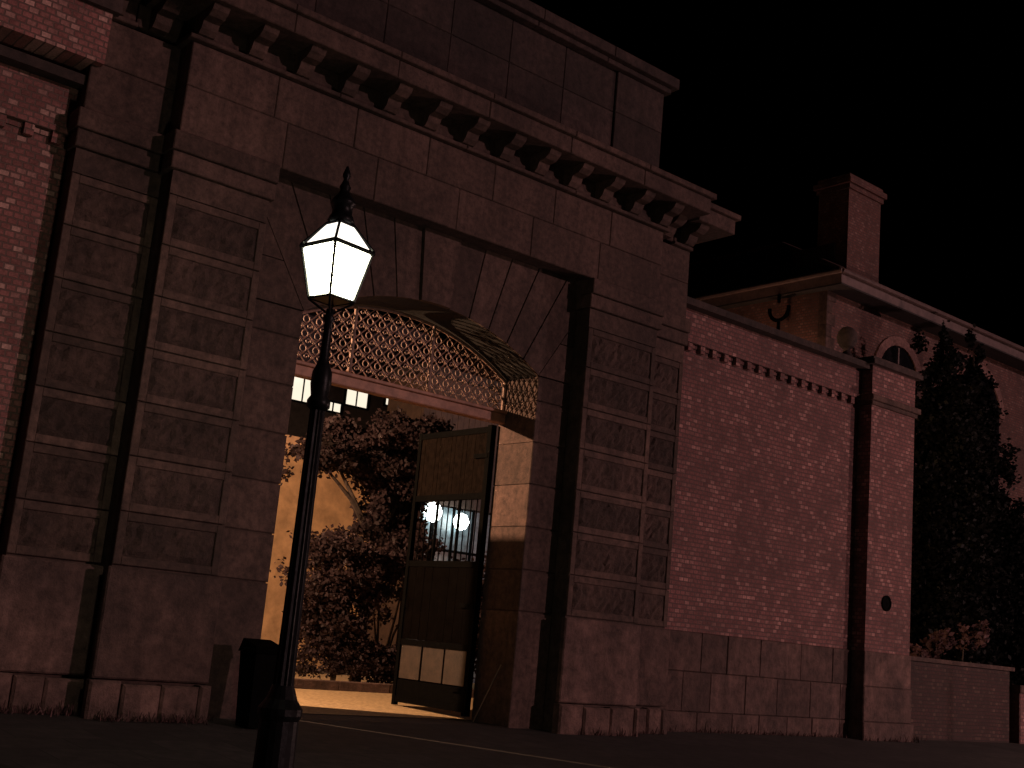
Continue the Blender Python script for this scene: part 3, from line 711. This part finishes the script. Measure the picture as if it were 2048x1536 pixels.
b.tube([(EX0 - .07, EY1, HZ + .44), (EX0 - .07, EY0 - .07, HZ + .44)], .065, 8); b.tube([(EX0 - .07, EY0 - .07, HZ + .441), (EX1, EY0 - .07, HZ + .441)], .065, 8); b.build('gutter', M['fascia'], hs)
b = MB(); d_ = 9.0; t_ = .56; z0 = HZ + .43; P4 = [(EX0, EY0, z0), (EX1, EY0, z0), (EX1, EY1, z0), (EX0, EY1, z0)]
r0 = (EX0 + d_, EY0 + d_, z0 + d_ * t_); r1 = (EX1 - d_, EY0 + d_, z0 + d_ * t_)
# slopes with slate courses as small steps
def slope(a, b_, c, d):
    n_ = 22; a, b_, c, d = map(Vector, (a, b_, c, d))
    for i in range(n_):
        p0, p1 = a.lerp(d, i / n_), b_.lerp(c, i / n_); q0, q1 = a.lerp(d, (i + 1.05) / n_), b_.lerp(c, (i + 1.05) / n_)
        u = Vector((0, 0, .02)); b.face([p0 + u * 1.5, p1 + u * 1.5, q1, q0], rnd.random()); b.face([p0, p1, p1 + u * 1.5, p0 + u * 1.5])
slope(P4[0], P4[1], r1, r0); slope(P4[3], P4[0], r0, (r0[0], EY1 - .1, r0[2])); b.face([P4[1], P4[2], r1]); b.face([P4[2], P4[3], (r0[0], EY1 - .1, r0[2]), r1])
b.build('roof', M['roof'], hs)
b = MB(); b.tube([(EX0, EY0, z0 + .05), (r0[0], r0[1], r0[2] + .05)], .09, 6); b.tube([(r0[0], r0[1], r0[2] + .05), (r0[0], EY1, r0[2] + .05)], .09, 6); b.build('ridge_tiles', M['fascia'], hs)
ch = MB(); cx_, cy_ = 28.45, 20.0
ch.box(cx_, cx_ + 1.6, cy_, cy_ + 1.05, 12.0, 15.35); cho = ch.build('chimney', M['housebrick'], hs)
b = MB(); b.box(cx_ - .06, cx_ + 1.66, cy_ - .06, cy_ + 1.11, 15.352, 15.5); b.box(cx_ - .13, cx_ + 1.73, cy_ - .13, cy_ + 1.18, 15.502, 15.66); b.box(cx_ - .04, cx_ + 1.64, cy_ - .04, cy_ + 1.09, 15.662, 15.8); b.build('chimney_cap', M['housebrick'], cho)
b = MB(); b.box(cx_ - .06, cx_ + .9, cy_ + .4, cy_ + 1.9, 12.8, 13.75); b.build('lead_flashing', M['roof'], cho)
def arch_win(xc, zs, hw_, zb, label=None):
    f = MB(); n_ = 14; r_o, r_i = hw_ + .26, hw_
    for i in range(n_):
        a0, a1 = math.pi * i / n_, math.pi * (i + 1) / n_
        q = [(xc + r * math.cos(a), zs + r * math.sin(a)) for r, a in ((r_i, a0), (r_i, a1), (r_o, a1), (r_o, a0))]
        f.prism_y(q[::-1], HY - .06, HY - .001)
    w_ = f.build('arched_window', M['hood'], hs)
    MB().box(xc - hw_ - .1, xc + hw_ + .1, HY - .1, HY - .001, zb - .12, zb).build('sill', M['smooth'], w_)
    g_ = MB(); g_.prism_y([(xc + hw_ * math.cos(math.pi * i / n_), zs + hw_ * math.sin(math.pi * i / n_)) for i in range(n_ + 1)] + [(xc - hw_, zb), (xc + hw_, zb)], HY - .012, HY - .002); g_.build('pane', M['darkglass'], w_)
    s_ = MB(); s_.box(xc - .03, xc + .03, HY - .03, HY - .013, zb, zs + hw_ - .05); s_.box(xc - hw_, xc + hw_, HY - .034, HY - .031, zs - .03, zs + .03); s_.build('glazing_bar', M['fascia'], w_)
arch_win(29.6, 9.75, .98, 7.0); arch_win(34.0, 9.7, 1.2, 6.8); arch_win(38.6, 9.7, 1.2, 6.8)
# scrolled bracket under the left eave; unseen lantern added to brighten the flank
b = MB(); yb = 20.35
b.tube([(EX0 + .0, yb, HZ + .12), (EX0 - .0, yb, HZ - .1)], .05, 6)
b.tube([(EX0 + .02, yb + .32 * math.cos(a), HZ - .28 + .32 * math.sin(a)) for a in [math.pi * (.05 + .0) - k * math.pi * 1.1 / 12 for k in range(13)]], .055, 6)
b.tube([(EX0 + .02, yb, HZ - .6), (EX0 + .02, yb, HZ - 1.2)], .05, 6)
b.build('eave_bracket', M['iron'], hs)
wlt = thing('wall_lantern', (25.75, 21.3, 8.3), 'lantern on the left flank of the brick house lighting its brickwork, hidden by the wall', 'lamp')
b = MB(); b.lathe([(.06, 8.2), (.11, 8.25), (.12, 8.5), (.04, 8.6)], (25.5, 21.3), 10); b.build('lamp_glass', M['warmglobe'], wlt, True)
b = MB(); b.tube([(26.19, 21.3, 8.75), (25.5, 21.3, 8.8), (25.5, 21.3, 8.61)], .025, 6); b.build('bracket', M['iron'], wlt)
point('wall_lantern_light', (25.3, 20.6, 8.4), 90, (1, .50, .30), .1)  # assumed source, added to light the left side of the house

# ---------------------------------------------------------------- right edge: low wall, dark trees, shrubs
lw = thing('low_garden_wall', (26, 14.8, zf), 'low dark stone wall with thin coping beyond the brick pier', 'wall')
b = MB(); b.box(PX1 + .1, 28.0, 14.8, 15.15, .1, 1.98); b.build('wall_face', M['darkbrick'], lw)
b = MB(); b.box(PX1 + .1, 28.1, 14.72, 15.23, 1.982, 2.07); b.build('coping', M['smooth'], lw)
gp = thing('gate_post', (28.2, 14.8, zf), 'squat reddish stone post at the right end of the low wall', 'post')
b = MB(); b.cbox(28.12, 28.42, 14.6, 15.1, .1, 1.5, .02); b.build('shaft', M['brick'], gp); b = MB(); b.cbox(28.07, 28.47, 14.55, 15.15, 1.502, 1.68, .02); b.build('cap', M['smooth'], gp)
def dark_tree(x, y, h, r, label, seed, n=14000, zlo=.6, mat='leafdark'):
    o = thing('conifer_tree', (x, y, .45), label, 'tree', 'dark trees between the pier and the house')
    R_ = random.Random(seed); L = []
    z = zlo + .5
    while z < h - .3:
        q = r * min(1, (h - z) / (h * .28)) ** .6; L.append((x + R_.uniform(-.12, .12), y, z, q * .74, q * .74, .6)); z += .65
    foliage(L, n * 3, .13, seed).build('crown', M[mat], o)
    b = MB(); b.tube([(x, y, .4), (x, y, h * .5), (x, y, h - .5)], [.16, .11, .03], 8); b.build('trunk', M['bark'], o)
dark_tree(28.6, 16.9, 10.6, 1.15, 'tall black column-shaped conifer just right of the brick pier', 21, 16000)
dark_tree(30.3, 17.1, 10.9, .95, 'tall black conifer second from the brick pier, its tip at the eaves', 22, 13000)
dark_tree(32.2, 17.0, 7.0, 1.2, 'shorter ragged dark tree in front of the far arched window', 23, 9000)
dark_tree(34.2, 17.0, 5.2, 1.3, 'lowest dark tree at the right edge of the view', 24, 9000)
shrub('flowering_shrub', (25.6, 15.6, .5), [(25.3, 15.6, 2.2, .35, .3, .2), (25.9, 15.6, 2.45, .35, .3, .3), (26.6, 15.8, 2.5, .2, .3, .3)], 1200, .13, 31, 'pale pinkish shrub poking over the low wall beside the pier', 'leafpale', 'shrub', None, 3)
shrub('flowering_shrub', (28.0, 16.0, .5), [(27.9, 15.9, 2.7, .35, .3, .4), (28.5, 15.9, 3.0, .3, .3, .5)], 700, .12, 32, 'thin pale shrub over the low wall near its right end', 'leafpale', 'shrub', None, 2)

# second street lamp, unseen, added to brighten the right-hand wall
l2 = copy_tree(lp); l2.location = (30, 5, 0); tag(l2, 'second street lamp further along the pavement to the right, out of view', 'street lamp')
point('pavement_lamp_light', (29.9, 4.9, 3.2), 2000, (1, .56, .50), .15)

# weeds and litter leaves along the foot of the walls
r = random.Random(5); wd = MB()
for i in range(1500):
    x = r.choice([r.uniform(2.5, 7.4), r.uniform(2.5, 7.4), r.uniform(13, 24)]); y0 = F0 - .14 if (XL < x < PLX or PRX < x < XR) else (F1 - .14 if FLX < x < FRX else FB - .06)
    if PX0 - .1 < x < PX1 + .1: y0 = PY - .12
    y = y0 - abs(r.gauss(0, .07)); z = zf - .02 + (y - 14) * .05; h = abs(r.gauss(0, .05)) + .02
    p = Vector((x, y, z)); tip = p + Vector((r.uniform(-.05, .05), r.uniform(-.06, .02), h)); u = Vector((r.uniform(-1, 1), r.uniform(-1, 1), 0)).normalized() * .008
    wd.face([p - u, p + u, tip + u * .6, tip - u * .4], r.random())
tag(wd.build('weeds', M['leafpale']), 'thin weeds growing along the foot of the stone walls', 'weeds', None, 'stuff')
